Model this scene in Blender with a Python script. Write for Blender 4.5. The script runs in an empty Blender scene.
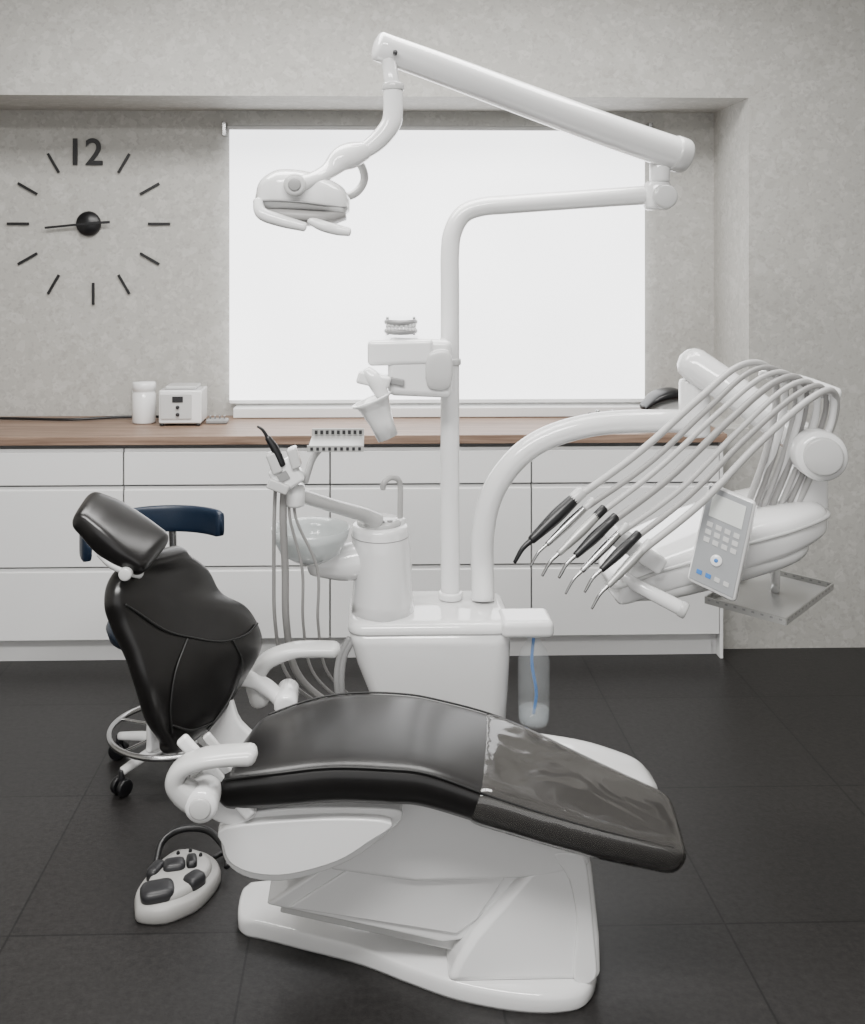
import bpy, math
from mathutils import Vector as V, Matrix

scene = bpy.context.scene
COL = scene.collection

# ------------------------------------------------------------------ materials
def mat(name, col, rough=0.5, metal=0.0, bump=0.0, bscale=60.0, var=0.0, vscale=4.0, coat=0.0,
        emit=0.0, alpha=1.0, trans=0.0, spec=0.5):
    m = bpy.data.materials.new(name); m.use_nodes = True
    nt = m.node_tree; b = nt.nodes['Principled BSDF']
    b.inputs['Base Color'].default_value = (*col, 1)
    b.inputs['Roughness'].default_value = rough
    b.inputs['Metallic'].default_value = metal
    b.inputs['Specular IOR Level'].default_value = spec
    b.inputs['Coat Weight'].default_value = coat
    b.inputs['Coat Roughness'].default_value = 0.04
    b.inputs['Alpha'].default_value = alpha
    b.inputs['Transmission Weight'].default_value = trans
    if emit:
        b.inputs['Emission Color'].default_value = (*col, 1)
        b.inputs['Emission Strength'].default_value = emit
    tc = nt.nodes.new('ShaderNodeTexCoord')
    if var:
        n = nt.nodes.new('ShaderNodeTexNoise'); n.inputs['Scale'].default_value = vscale
        n.inputs['Detail'].default_value = 5
        nt.links.new(tc.outputs['Object'], n.inputs['Vector'])
        r = nt.nodes.new('ShaderNodeValToRGB')
        r.color_ramp.elements[0].position = .3; r.color_ramp.elements[1].position = .7
        r.color_ramp.elements[0].color = (*[c*(1-var) for c in col], 1)
        r.color_ramp.elements[1].color = (*[min(1, c*(1+var)) for c in col], 1)
        nt.links.new(n.outputs['Fac'], r.inputs['Fac'])
        nt.links.new(r.outputs['Color'], b.inputs['Base Color'])
    if bump:
        n = nt.nodes.new('ShaderNodeTexNoise'); n.inputs['Scale'].default_value = bscale
        n.inputs['Detail'].default_value = 4
        nt.links.new(tc.outputs['Object'], n.inputs['Vector'])
        bp = nt.nodes.new('ShaderNodeBump'); bp.inputs['Strength'].default_value = bump
        bp.inputs['Distance'].default_value = 0.005
        nt.links.new(n.outputs['Fac'], bp.inputs['Height'])
        nt.links.new(bp.outputs['Normal'], b.inputs['Normal'])
    return m

WHITE = mat('white_plastic', (.745, .745, .745), .16, var=.015, coat=.8)
WHITE2 = mat('offwhite_plastic', (.50, .50, .495), .25, var=.02, coat=.3)
GREYP = mat('grey_plastic', (.24, .24, .24), .35, var=.03)
HOSE = mat('hose_grey', (.27, .265, .26), .4, var=.03)
HOSE2 = mat('hose_light_grey', (.40, .395, .39), .4, var=.03)
LEATHER = mat('black_leather', (.0055, .005, .005), .30, spec=.5, var=.15, vscale=30)
SEAM = mat('leather_seam', (.0015, .0015, .0015), .5, var=.1)
BLACK = mat('black_plastic', (.004, .004, .005), .35, var=.1)
DARKP = mat('dark_grey_plastic', (.014, .014, .016), .4, var=.1)
CHROME = mat('steel', (.42, .42, .42), .2, metal=1, var=.03)
STEEL = mat('brushed_steel', (.40, .40, .39), .34, metal=.5, var=.05)
NAVY = mat('navy_vinyl', (.002, .010, .026), .4, bump=.1, bscale=200)
GLASS = mat('clear_plastic', (.70, .74, .76), .05, alpha=.14, var=.02, spec=.8)
BOWL = mat('frosted_glass', (.50, .53, .53), .10, alpha=.72, var=.02)
BLUE = mat('blue_tube', (.02, .15, .45), .4, var=.05)
CAB = mat('cabinet_white', (.735, .735, .735), .3, var=.01)
CABG = mat('cabinet_gap_grey', (.12, .12, .12), .6, var=.02)
SCREEN = mat('screen_glass', (.60, .62, .60), .2, var=.02)
PLASTERC = mat('ceiling_paint', (.75, .75, .74), .8, var=.02)

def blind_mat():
    m = bpy.data.materials.new('self_lit_blind_fabric'); m.use_nodes = True
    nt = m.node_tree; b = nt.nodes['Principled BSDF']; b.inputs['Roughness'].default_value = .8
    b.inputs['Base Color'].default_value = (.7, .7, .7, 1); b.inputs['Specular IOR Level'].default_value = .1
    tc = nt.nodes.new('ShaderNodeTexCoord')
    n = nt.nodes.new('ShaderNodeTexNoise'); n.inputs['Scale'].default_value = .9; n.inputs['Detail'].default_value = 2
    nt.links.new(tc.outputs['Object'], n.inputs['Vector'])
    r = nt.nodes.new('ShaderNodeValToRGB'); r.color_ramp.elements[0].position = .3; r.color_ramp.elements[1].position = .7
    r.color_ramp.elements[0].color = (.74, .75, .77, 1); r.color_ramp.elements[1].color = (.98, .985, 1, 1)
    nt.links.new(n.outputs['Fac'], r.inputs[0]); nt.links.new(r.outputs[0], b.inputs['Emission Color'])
    b.inputs['Emission Strength'].default_value = 3.4  # fabric emits by itself, standing in for daylight coming through it
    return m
BLIND = blind_mat()

def clear_vinyl():
    m = bpy.data.materials.new('clear_vinyl'); m.use_nodes = True
    nt = m.node_tree; nt.nodes.clear()
    out = nt.nodes.new('ShaderNodeOutputMaterial')
    tr = nt.nodes.new('ShaderNodeBsdfTransparent'); tr.inputs[0].default_value = (.93, .92, .90, 1)
    df = nt.nodes.new('ShaderNodeBsdfDiffuse'); df.inputs[0].default_value = (.42, .40, .38, 1)
    gl = nt.nodes.new('ShaderNodeBsdfGlossy'); gl.inputs['Roughness'].default_value = .10
    gl.inputs[0].default_value = (.9, .9, .9, 1)
    fr = nt.nodes.new('ShaderNodeFresnel'); fr.inputs[0].default_value = 1.75
    m1 = nt.nodes.new('ShaderNodeMixShader'); m1.inputs[0].default_value = .075
    m2 = nt.nodes.new('ShaderNodeMixShader')
    tc = nt.nodes.new('ShaderNodeTexCoord'); n = nt.nodes.new('ShaderNodeTexNoise')
    n.inputs['Scale'].default_value = 8; n.inputs['Detail'].default_value = 1; n.inputs['Distortion'].default_value = 1.2
    bp = nt.nodes.new('ShaderNodeBump'); bp.inputs['Strength'].default_value = .4; bp.inputs['Distance'].default_value = .012
    nt.links.new(tc.outputs['Object'], n.inputs['Vector']); nt.links.new(n.outputs['Fac'], bp.inputs['Height'])
    nt.links.new(bp.outputs[0], gl.inputs['Normal'])
    nt.links.new(tr.outputs[0], m1.inputs[1]); nt.links.new(df.outputs[0], m1.inputs[2])
    nt.links.new(fr.outputs[0], m2.inputs[0]); nt.links.new(m1.outputs[0], m2.inputs[1]); nt.links.new(gl.outputs[0], m2.inputs[2])
    nt.links.new(m2.outputs[0], out.inputs[0])
    return m
CLEAR = clear_vinyl()

def concrete():
    m = bpy.data.materials.new('stone_terrazzo'); m.use_nodes = True
    nt = m.node_tree; b = nt.nodes['Principled BSDF']; b.inputs['Roughness'].default_value = .6
    b.inputs['Specular IOR Level'].default_value = .3
    L = nt.links.new
    tc = nt.nodes.new('ShaderNodeTexCoord')
    n1 = nt.nodes.new('ShaderNodeTexNoise'); n1.inputs['Scale'].default_value = 60; n1.inputs['Detail'].default_value = 10
    n1.inputs['Roughness'].default_value = .8
    L(tc.outputs['Object'], n1.inputs['Vector'])
    r1 = nt.nodes.new('ShaderNodeValToRGB')
    r1.color_ramp.elements[0].position = .3; r1.color_ramp.elements[1].position = .7
    r1.color_ramp.elements[0].color = (.365, .358, .336, 1); r1.color_ramp.elements[1].color = (.420, .412, .390, 1)
    L(n1.outputs['Fac'], r1.inputs[0])
    prev = r1.outputs[0]
    n2 = nt.nodes.new('ShaderNodeTexNoise'); n2.inputs['Scale'].default_value = 30
    L(tc.outputs['Object'], n2.inputs['Vector'])
    mx = nt.nodes.new('ShaderNodeVectorMath'); mx.operation = 'MULTIPLY_ADD'; mx.inputs[1].default_value = (.03, .03, .03)
    L(n2.outputs['Color'], mx.inputs[0]); L(tc.outputs['Object'], mx.inputs[2])
    for sc, lo, f, c in ((13, .90, .22, (.47, .463, .44, 1)), (24, .87, .40, (.50, .493, .47, 1)), (30, .90, .30, (.31, .303, .28, 1)), (55, .86, .38, (.51, .503, .48, 1)), (90, .86, .38, (.29, .283, .265, 1))):
        v = nt.nodes.new('ShaderNodeTexVoronoi'); v.inputs['Scale'].default_value = sc
        L(mx.outputs[0], v.inputs['Vector'])
        sep = nt.nodes.new('ShaderNodeSeparateColor'); L(v.outputs['Color'], sep.inputs[0])
        mr = nt.nodes.new('ShaderNodeMapRange'); mr.inputs['From Min'].default_value = lo; mr.inputs['From Max'].default_value = lo+.02
        mr.inputs['To Max'].default_value = f
        L(sep.outputs[0], mr.inputs['Value'])
        mm = nt.nodes.new('ShaderNodeMix'); mm.data_type = 'RGBA'
        L(mr.outputs[0], mm.inputs['Factor']); L(prev, mm.inputs['A']); mm.inputs['B'].default_value = c
        prev = mm.outputs['Result']
    L(prev, b.inputs['Base Color'])
    return m
CONC = concrete()

def floor_mat():
    m = bpy.data.materials.new('dark_stone_tiles'); m.use_nodes = True
    nt = m.node_tree; b = nt.nodes['Principled BSDF']
    tc = nt.nodes.new('ShaderNodeTexCoord'); mp = nt.nodes.new('ShaderNodeMapping')
    mp.inputs['Location'].default_value = (.285+5.7, -2.39+6.2, 0)
    nt.links.new(tc.outputs['Object'], mp.inputs['Vector'])
    br = nt.nodes.new('ShaderNodeTexBrick'); br.offset = 0; br.squash = 1
    br.inputs['Scale'].default_value = 1; br.inputs['Brick Width'].default_value = .57
    br.inputs['Row Height'].default_value = .62; br.inputs['Mortar Size'].default_value = .0028
    br.inputs['Mortar Smooth'].default_value = .1
    br.inputs['Color1'].default_value = (.0130, .0120, .0118, 1); br.inputs['Color2'].default_value = (.0155, .0145, .0142, 1)
    br.inputs['Mortar'].default_value = (.003, .003, .003, 1)
    nt.links.new(mp.outputs[0], br.inputs['Vector'])
    n = nt.nodes.new('ShaderNodeTexNoise'); n.inputs['Scale'].default_value = 60; n.inputs['Detail'].default_value = 9
    n.inputs['Roughness'].default_value = .75
    nt.links.new(tc.outputs['Object'], n.inputs['Vector'])
    r = nt.nodes.new('ShaderNodeValToRGB'); r.color_ramp.elements[0].position = .3; r.color_ramp.elements[1].position = .75
    r.color_ramp.elements[0].color = (.4, .4, .4, 1); r.color_ramp.elements[1].color = (1.8, 1.8, 1.8, 1)
    nt.links.new(n.outputs['Fac'], r.inputs[0])
    mm = nt.nodes.new('ShaderNodeMix'); mm.data_type = 'RGBA'; mm.blend_type = 'MULTIPLY'; mm.inputs['Factor'].default_value = 1
    nt.links.new(br.outputs['Color'], mm.inputs['A']); nt.links.new(r.outputs[0], mm.inputs['B'])
    nt.links.new(mm.outputs['Result'], b.inputs['Base Color'])
    b.inputs['Roughness'].default_value = .42; b.inputs['Specular IOR Level'].default_value = .33
    bp = nt.nodes.new('ShaderNodeBump'); bp.inputs['Strength'].default_value = .2; bp.inputs['Distance'].default_value = .003
    nt.links.new(n.outputs['Fac'], bp.inputs['Height']); nt.links.new(bp.outputs[0], b.inputs['Normal'])
    return m

def wood():
    m = bpy.data.materials.new('wood_laminate'); m.use_nodes = True
    nt = m.node_tree; b = nt.nodes['Principled BSDF']; b.inputs['Roughness'].default_value = .45
    tc = nt.nodes.new('ShaderNodeTexCoord'); mp = nt.nodes.new('ShaderNodeMapping')
    mp.inputs['Scale'].default_value = (1.2, 22, 22)
    nt.links.new(tc.outputs['Object'], mp.inputs['Vector'])
    n = nt.nodes.new('ShaderNodeTexNoise'); n.inputs['Scale'].default_value = 2.2; n.inputs['Detail'].default_value = 8
    n.inputs['Distortion'].default_value = .6
    nt.links.new(mp.outputs[0], n.inputs['Vector'])
    r = nt.nodes.new('ShaderNodeValToRGB'); r.color_ramp.elements[0].position = .3; r.color_ramp.elements[1].position = .72
    r.color_ramp.elements[0].color = (.125, .076, .052, 1); r.color_ramp.elements[1].color = (.30, .205, .150, 1)
    nt.links.new(n.outputs['Fac'], r.inputs[0]); nt.links.new(r.outputs[0], b.inputs['Base Color'])
    return m

# ------------------------------------------------------------------ mesh helpers
def finish(name, verts, faces, m, parent=None, smooth=True, bevel=0, seg=3, subsurf=0):
    me = bpy.data.meshes.new(name); me.from_pydata([tuple(v) for v in verts], [], faces); me.update()
    import bmesh
    bm = bmesh.new(); bm.from_mesh(me); bmesh.ops.recalc_face_normals(bm, faces=bm.faces); bm.to_mesh(me); bm.free()
    if smooth:
        for p in me.polygons: p.use_smooth = True
    o = bpy.data.objects.new(name, me); COL.objects.link(o)
    me.materials.append(m)
    if bevel:
        b = o.modifiers.new('bevel', 'BEVEL'); b.width = bevel; b.segments = seg; b.limit_method = 'ANGLE'
        b.angle_limit = math.radians(32)
        w = o.modifiers.new('wn', 'WEIGHTED_NORMAL'); w.keep_sharp = False
    if subsurf:
        s = o.modifiers.new('sub', 'SUBSURF'); s.levels = subsurf; s.render_levels = subsurf
    if parent is not None:
        o.parent = parent; o.matrix_parent_inverse = Matrix.Translation(-parent.location)
    return o

def group(name, loc=(0, 0, 0)):
    e = bpy.data.objects.new(name, None); e.empty_display_size = .1; e.location = loc
    COL.objects.link(e); return e

def skin(name, secs, m, parent=None, close=False, **k):
    n = len(secs[0]); verts = [p for s in secs for p in s]; faces = []
    R = len(secs)
    for i in range(R if close else R-1):
        j = (i+1) % R
        for a in range(n):
            b = (a+1) % n
            faces.append((i*n+a, i*n+b, j*n+b, j*n+a))
    if not close:
        faces.append(tuple(range(n))); faces.append(tuple(range((R-1)*n, R*n)))
    return finish(name, verts, faces, m, parent, **k)

def cr(vals, sub):
    vals = [V(v) if not isinstance(v, (int, float)) else v for v in vals]
    if len(vals) < 3:
        return [vals[0] + (vals[-1]-vals[0])*(i/sub) for i in range(sub+1)]
    out = []
    for i in range(len(vals)-1):
        p0 = vals[i-1] if i > 0 else vals[0]*2-vals[1]
        p1, p2 = vals[i], vals[i+1]
        p3 = vals[i+2] if i+2 < len(vals) else vals[-1]*2-vals[-2]
        for s in range(sub):
            t = s/sub
            out.append((p1*2 + (p2-p0)*t + (p0*2-p1*5+p2*4-p3)*t*t + (p1*3-p0-p2*3+p3)*t**3)*.5)
    out.append(vals[-1]); return out

def tube(name, pts, r, m, parent=None, sub=8, seg=16, rnd=.5, close=False):
    if not isinstance(r, (list, tuple)): r = [r]*len(pts)
    if close:
        P = [V(p) for p in pts]; Rr = list(r)
    else:
        P = cr(pts, sub); Rr = cr(list(r), sub)
    n = len(P); secs = []
    up = V((0, 0, 1)); t0 = (P[1]-P[0]).normalized()
    if abs(t0.dot(up)) > .95: up = V((0, 1, 0))
    u = t0.cross(up).normalized()
    for i in range(n):
        if close: t = (P[(i+1) % n]-P[i-1]).normalized()
        else:
            t = (P[min(i+1, n-1)]-P[max(i-1, 0)]).normalized()
        u = (u - t*u.dot(t)).normalized(); w = t.cross(u)
        def ring(c, rad): return [c+(u*math.cos(2*math.pi*a/seg)+w*math.sin(2*math.pi*a/seg))*rad for a in range(seg)]
        if i == 0 and rnd and not close:
            for k in (80, 55, 28):
                a = math.radians(k); secs.append(ring(P[0]-t*Rr[0]*rnd*math.sin(a), Rr[0]*math.cos(a)))
        secs.append(ring(P[i], Rr[i]))
        if i == n-1 and rnd and not close:
            for k in (28, 55, 80):
                a = math.radians(k); secs.append(ring(P[-1]+t*Rr[-1]*rnd*math.sin(a), Rr[-1]*math.cos(a)))
    return skin(name, secs, m, parent, close=close)

def cyl(name, a, b, r, m, parent=None, r2=None, bevel=.004, seg=36):
    a = V(a); b = V(b); t = (b-a).normalized(); r2 = r if r2 is None else r2
    up = V((0, 0, 1)) if abs(t.z) < .9 else V((0, 1, 0))
    u = t.cross(up).normalized(); w = t.cross(u)
    ring = lambda c, rad: [c+(u*math.cos(2*math.pi*k/seg)+w*math.sin(2*math.pi*k/seg))*rad for k in range(seg)]
    bv = min(bevel, (b-a).length*.45, r*.45, r2*.45)
    secs = [ring(a, r-bv), ring(a+t*bv*.3, r-bv*.3), ring(a+t*bv, r), ring(b-t*bv, r2), ring(b-t*bv*.3, r2-bv*.3), ring(b, r2-bv)]
    return skin(name, secs, m, parent)

def lathe(name, prof, loc, m, parent=None, seg=40, axis=(0, 0, 1)):
    t = V(axis).normalized(); up = V((0, 0, 1)) if abs(t.z) < .9 else V((0, 1, 0))
    u = t.cross(up).normalized(); w = t.cross(u); c = V(loc)
    secs = [[c+t*z+(u*math.cos(2*math.pi*k/seg)+w*math.sin(2*math.pi*k/seg))*max(rr, .0005) for k in range(seg)] for rr, z in prof]
    return skin(name, secs, m, parent)

def obox(name, c, ax, ay, az, m, parent=None, bevel=.006, seg=3):
    c, ax, ay, az = V(c), V(ax), V(ay), V(az)
    vs = [c+ax*i+ay*j+az*k for i in (-1, 1) for j in (-1, 1) for k in (-1, 1)]
    fs = [(0, 1, 3, 2), (4, 6, 7, 5), (0, 4, 5, 1), (2, 3, 7, 6), (0, 2, 6, 4), (1, 5, 7, 3)]
    return finish(name, vs, fs, m, parent, smooth=bool(bevel), bevel=bevel, seg=seg)

def box(name, x0, x1, y0, y1, z0, z1, m, parent=None, bevel=0, seg=3):
    return obox(name, ((x0+x1)/2, (y0+y1)/2, (z0+z1)/2), ((x1-x0)/2, 0, 0), (0, (y1-y0)/2, 0), (0, 0, (z1-z0)/2), m, parent, bevel, seg)

def prism(name, prof, y0, y1, m, parent=None, bevel=.012, sm=0, seg=4, lean=0):
    """XZ profile extruded in Y; lean tilts the near face back with height"""
    pts = prof
    if sm:
        q = [V((x, 0, z)) for x, z in prof]; n = len(q); out = []
        for i in range(n):
            p0, p1, p2, p3 = q[i-1], q[i], q[(i+1) % n], q[(i+2) % n]
            for s in range(sm):
                t = s/sm
                out.append((p1*2+(p2-p0)*t+(p0*2-p1*5+p2*4-p3)*t*t+(p1*3-p0-p2*3+p3)*t**3)*.5)
        pts = [(v.x, v.z) for v in out]
    return skin(name, [[V((x, y0+lean*z, z)) for x, z in pts], [V((x, y1, z)) for x, z in pts]], m, parent, bevel=bevel, seg=seg)

def smooth_loop(pts, sm):
    q = [V(p) for p in pts]; n = len(q); out = []
    for i in range(n):
        p0, p1, p2, p3 = q[i-1], q[i], q[(i+1) % n], q[(i+2) % n]
        for s in range(sm):
            t = s/sm
            out.append((p1*2+(p2-p0)*t+(p0*2-p1*5+p2*4-p3)*t*t+(p1*3-p0-p2*3+p3)*t**3)*.5)
    return out

def plate(name, outline, levels, m, parent=None, sm=6):
    """XY outline; levels = [(z, scale)]"""
    base = smooth_loop([(x, y, 0) for x, y in outline], sm)
    c = sum(base, V((0, 0, 0)))/len(base)
    secs = [[V((c.x+(p.x-c.x)*s, c.y+(p.y-c.y)*s, z)) for p in base] for z, s in levels]
    return skin(name, secs, m, parent)

def superloft(name, st, m, parent=None, n=32, ex=2.6, sub=5):
    """stations (x, zc, hz, yc, hy) along X"""
    cols = [cr([s[i] for s in st], sub) for i in range(5)]
    secs = []
    for x, zc, hz, yc, hy in zip(*cols):
        ring = []
        for k in range(n):
            a = 2*math.pi*k/n; c, s = math.cos(a), math.sin(a)
            ring.append(V((x, yc+hy*math.copysign(abs(c)**(2/ex), c), zc+hz*math.copysign(abs(s)**(2/ex), s))))
        secs.append(ring)
    return skin(name, secs, m, parent)

PROF = [(0, -.55), (-.004, -.35), (.0, -.16), (.03, -.03), (.10, .02), (.3, .05), (.5, .06), (.7, .05), (.9, .02),
        (.97, -.03), (1, -.16), (1.004, -.35), (1, -.55), (.96, -.85), (.88, -1), (.5, -1), (.12, -1), (.04, -.85)]
def slab_loft(name, L, R, T, m, parent=None, flip=False, sub=6, prof=PROF, rr=.03, grow=0, t0=0, t1=1, bulge=1.0, subsurf=1):
    Ls, Rs, Ts = cr(L, sub), cr(R, sub), cr(list(T), sub)
    N = len(Ls); secs = []; frames = []
    for i in range(N):
        a, b = max(i-1, 0), min(i+1, N-1)
        al = ((Ls[b]+Rs[b])-(Ls[a]+Rs[a])).normalized(); w = Rs[i]-Ls[i]
        nn = al.cross(w).normalized()
        if flip: nn = -nn
        frames.append((Ls[i], w, nn, al, Ts[i]))
    i0, i1 = int(round(t0*(N-1))), int(round(t1*(N-1)))
    def sec(fr, kc=1.0, off=0.0):
        l, w, nn, al, t = fr; wl = w.length; wd = w.normalized(); pts = []
        mid = -.5*t
        for s, h in prof:
            sx = (s-.5)*(wl+2*grow) * (1 if kc == 1 else max(.05, 1-rr*(1-kc)*2/wl))
            hz = (h*t if h <= 0 else h*t*bulge)
            hz = mid+(hz-mid)*((t+2*grow)/t)*kc
            pts.append(l+w*.5+wd*sx+nn*hz+al*off)
        return pts
    fr = frames[i0]
    for k in (78, 50, 25):
        a = math.radians(k); secs.append(sec(fr, math.cos(a), -(rr)*math.sin(a)))
    for i in range(i0, i1+1): secs.append(sec(frames[i]))
    fr = frames[i1]
    for k in (25, 50, 78):
        a = math.radians(k); secs.append(sec(fr, math.cos(a), (rr+grow)*math.sin(a)))
    o = skin(name, secs, m, parent, subsurf=subsurf)
    def at(t, s, h=.0):
        f = t*(N-1); i = min(int(f), N-2); q = f-i
        A, B = frames[i], frames[i+1]
        p = (A[0]+A[1]*s).lerp(B[0]+B[1]*s, q)
        nn = A[2].lerp(B[2], q).normalized()
        bl = .06*(1-(2*s-1)**4)*A[4]*bulge
        return p+nn*(bl+h)
    return o, at

# ------------------------------------------------------------------ room
box('floor', -2.75, 2.9, -1.6, 4.6, -.1, 0, floor_mat())
box('ceiling', -2.75, 2.9, -1.6, 4.6, 2.9, 3.0, PLASTERC)
box('wall_left', -2.85, -2.75, -1.6, 4.6, -.1, 3.0, CONC)
box('wall_right', 2.9, 3.0, -1.6, 4.6, -.1, 3.0, CONC)
WX0, WX1, WZ0, WZ1 = -.55, 1.16, .99, 2.12
wb = group('wall_back', (0, 4.55, 0))
box('wall_below_window', -2.75, 2.9, 4.5, 4.6, 0, WZ0, CONC, wb)
box('wall_above_window', -2.75, 2.9, 4.5, 4.6, WZ1, 2.9, CONC, wb)
box('wall_left_of_window', -2.75, WX0, 4.5, 4.6, WZ0, WZ1, CONC, wb)
box('wall_right_of_window', WX1, 2.9, 4.5, 4.6, WZ0, WZ1, CONC, wb)
box('wall_soffit', -2.75, 1.56, 4.08, 4.5, 2.268, 2.9, CONC)
box('wall_pier', 1.56, 2.9, 4.08, 4.5, 0, 2.9, CONC)
box('wall_pier_infill', 1.435, 1.56, 4.08, 4.5, 0, .905, CONC)
w = group('window_1', (.3, 4.58, 1.5))
for nm, a in (('frame_left', (WX0, WX0+.05, WZ0, WZ1)), ('frame_right', (WX1-.05, WX1, WZ0, WZ1)),
              ('frame_bottom', (WX0, WX1, WZ0, WZ0+.05)), ('frame_top', (WX0, WX1, WZ1-.05, WZ1)),
              ('frame_mullion', (.28, .34, WZ0, WZ1))):
    box(nm, a[0], a[1], 4.54, 4.59, a[2], a[3], CAB, w, bevel=.004)
box('pane', WX0, WX1, 4.56, 4.57, WZ0, WZ1, GLASS, w)
bl = group('roller_blind', (.3, 4.47, 1.5))
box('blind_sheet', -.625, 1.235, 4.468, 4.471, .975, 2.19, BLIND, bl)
cyl('roller_tube', (-.635, 4.475, 2.19), (1.245, 4.475, 2.19), .012, WHITE2, bl)
box('bracket_left', -.655, -.637, 4.44, 4.498, 2.15, 2.215, CHROME, bl, .003)
box('bracket_right', 1.247, 1.265, 4.44, 4.498, 2.15, 2.215, CHROME, bl, .003)
box('bottom_rail', -.625, 1.235, 4.46, 4.478, .962, .978, CAB, bl, .003)
box('window_sill', -.60, 1.22, 4.40, 4.498, .907, .95, CAB, None, .004)

# ------------------------------------------------------------------ cabinets
cab = group('drawer_cabinet', (0, 4.2, 0))
box('carcass', -2.74, 1.405, 4.0, 4.495, .10, .868, CABG, cab)
box('toe_kick', -2.74, 1.405, 4.03, 4.05, .0, .10, CAB, cab)
box('toe_back', 1.385, 1.405, 4.03, 4.48, .0, .10, CAB, cab)
xs = [-2.73, -1.783, -.975, -.159, .645, 1.405]
for i in range(5):
    for j, (z0, z1) in enumerate(((.098, .380), (.387, .703), (.710, .852))):
        box('drawer_%d_%d' % (i, j), xs[i]+.003, xs[i+1]-.003, 3.98, 4.0, z0, z1-.012, CAB, cab, .003)
        box('drawer_grip_%d_%d' % (i, j), xs[i]+.003, xs[i+1]-.003, 3.990, 4.0, z1-.012, z1, CAB, cab)
box('side_panel', 1.405, 1.418, 3.98, 4.49, 0.0, .868, CAB, cab, .002)
box('worktop', -2.74, 1.43, 3.965, 4.495, .870, .905, wood(), cab, .003)

# ------------------------------------------------------------------ wall clock
ck = group('wall_clock', (-1.26, 4.5, 1.766)); CX, CZ = -1.254, 1.762
lathe('hub', [(.0, 0), (.052, 0), (.056, .008), (.05, .022), (.0, .024)], (CX, 4.498, CZ), BLACK, ck, axis=(0, -1, 0))
for h in range(1, 12):
    a = math.pi/2-h*math.pi/6; d = V((math.cos(a), 0, math.sin(a))); t = V((-d.z, 0, d.x))
    obox('tick_%d' % h, V((CX+(.02 if h == 6 else 0), 4.493, CZ))+d*.312, d*.049, t*.0058, (0, .004, 0), BLACK, ck, .001)
fc = bpy.data.curves.new('numeral_12', 'FONT'); fc.body = '12'; fc.size = .168; fc.extrude = .003; fc.offset = .0018
fc.align_x = 'CENTER'; fc.align_y = 'CENTER'
fo = bpy.data.objects.new('numeral_12', fc); COL.objects.link(fo); fc.materials.append(BLACK)
fo.location = (CX-.018, 4.493, CZ+.314); fo.rotation_euler = (math.pi/2, 0, 0)
fo.parent = ck; fo.matrix_parent_inverse = Matrix.Translation(-ck.location)
d = V((-1, 0, -.10)).normalized(); t = V((-d.z, 0, d.x))
obox('minute_hand', V((CX, 4.475, CZ))+d*.09, d*.10, t*.005, (0, .002, 0), BLACK, ck, .001)
obox('hour_hand', V((CX, 4.470, CZ))+V((.045, 0, .003)), (.055, 0, .004), (0, 0, .006), (0, .002, 0), BLACK, ck, .001)

# ------------------------------------------------------------------ items on the worktop
ZC = .906
lathe('white_jar', [(0, 0), (.047, 0), (.05, .006), (.05, .125), (.046, .13), (.046, .138), (.05, .142), (.05, .168), (.045, .175), (0, .176)], (-.965, 4.30, ZC), WHITE)
dv = group('sealing_device', (-.80, 4.3, ZC))
box('housing', -.883, -.705, 4.2, 4.36, ZC+.01, ZC+.15, WHITE, dv, .008)
box('front_panel', -.875, -.745, 4.194, 4.2, ZC+.03, ZC+.135, WHITE2, dv, .003)
box('display', -.825, -.78, 4.191, 4.1945, ZC+.10, ZC+.125, DARKP, dv, .001)
for i in range(2):
    cyl('knob_%d' % i, (-.802, 4.196, ZC+.05+i*.03), (-.802, 4.185, ZC+.05+i*.03), .008, DARKP, dv)
box('lid', -.86, -.73, 4.22, 4.34, ZC+.15, ZC+.165, WHITE2, dv, .006)
for i, (x, y) in enumerate(((-.87, 4.21), (-.72, 4.21), (-.87, 4.35), (-.72, 4.35))):
    cyl('foot_%d' % i, (x, y, ZC), (x, y, ZC+.012), .01, BLACK, dv)
sm = group('bur_block', (-.67, 4.28, ZC))
box('block_base', -.695, -.605, 4.25, 4.31, ZC, ZC+.018, GREYP, sm, .006)
for i in range(4):
    cyl('bur_%d' % i, (-.68+i*.02, 4.28, ZC+.018), (-.68+i*.02, 4.28, ZC+.034), .004, CHROME, sm)
tube('power_cable', [(-2.2, 4.42, ZC+.008), (-1.9, 4.36, ZC+.008), (-1.6, 4.38, ZC+.008), (-1.3, 4.34, ZC+.008), (-1.1, 4.40, ZC+.008), (-.95, 4.41, ZC+.008), (-.85, 4.385, ZC+.008)], .006, BLACK)
ps = group('wall_socket', (-1.04, 4.49, 1.0))
box('socket_plate', -1.06, -.98, 4.485, 4.498, .95, 1.03, CAB, ps, .004)
cyl('socket_well', (-1.02, 4.486, .99), (-1.02, 4.481, .99), .022, WHITE2, ps)
gl = group('handpiece_rack', (1.0, 4.3, ZC))
box('rack_base', .91, 1.08, 4.17, 4.23, ZC, ZC+.02, GREYP, gl, .004)
for i in range(5):
    cyl('rack_piece_%d' % i, (.925+i*.032, 4.20, ZC+.02), (.93+i*.032, 4.20, ZC+.05+.012*(i % 2)), .010, (BLACK, CHROME)[i % 2], gl)
md = group('loupe_lamp', (1.26, 4.1, ZC))
superloft('lamp_shell', [(1.12, ZC+.03, .02, 4.12, .03), (1.16, ZC+.055, .053, 4.12, .07), (1.23, ZC+.07, .066, 4.12, .08), (1.29, ZC+.07, .06, 4.12, .07), (1.34, ZC+.05, .02, 4.12, .04)], WHITE2, md)
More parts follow.
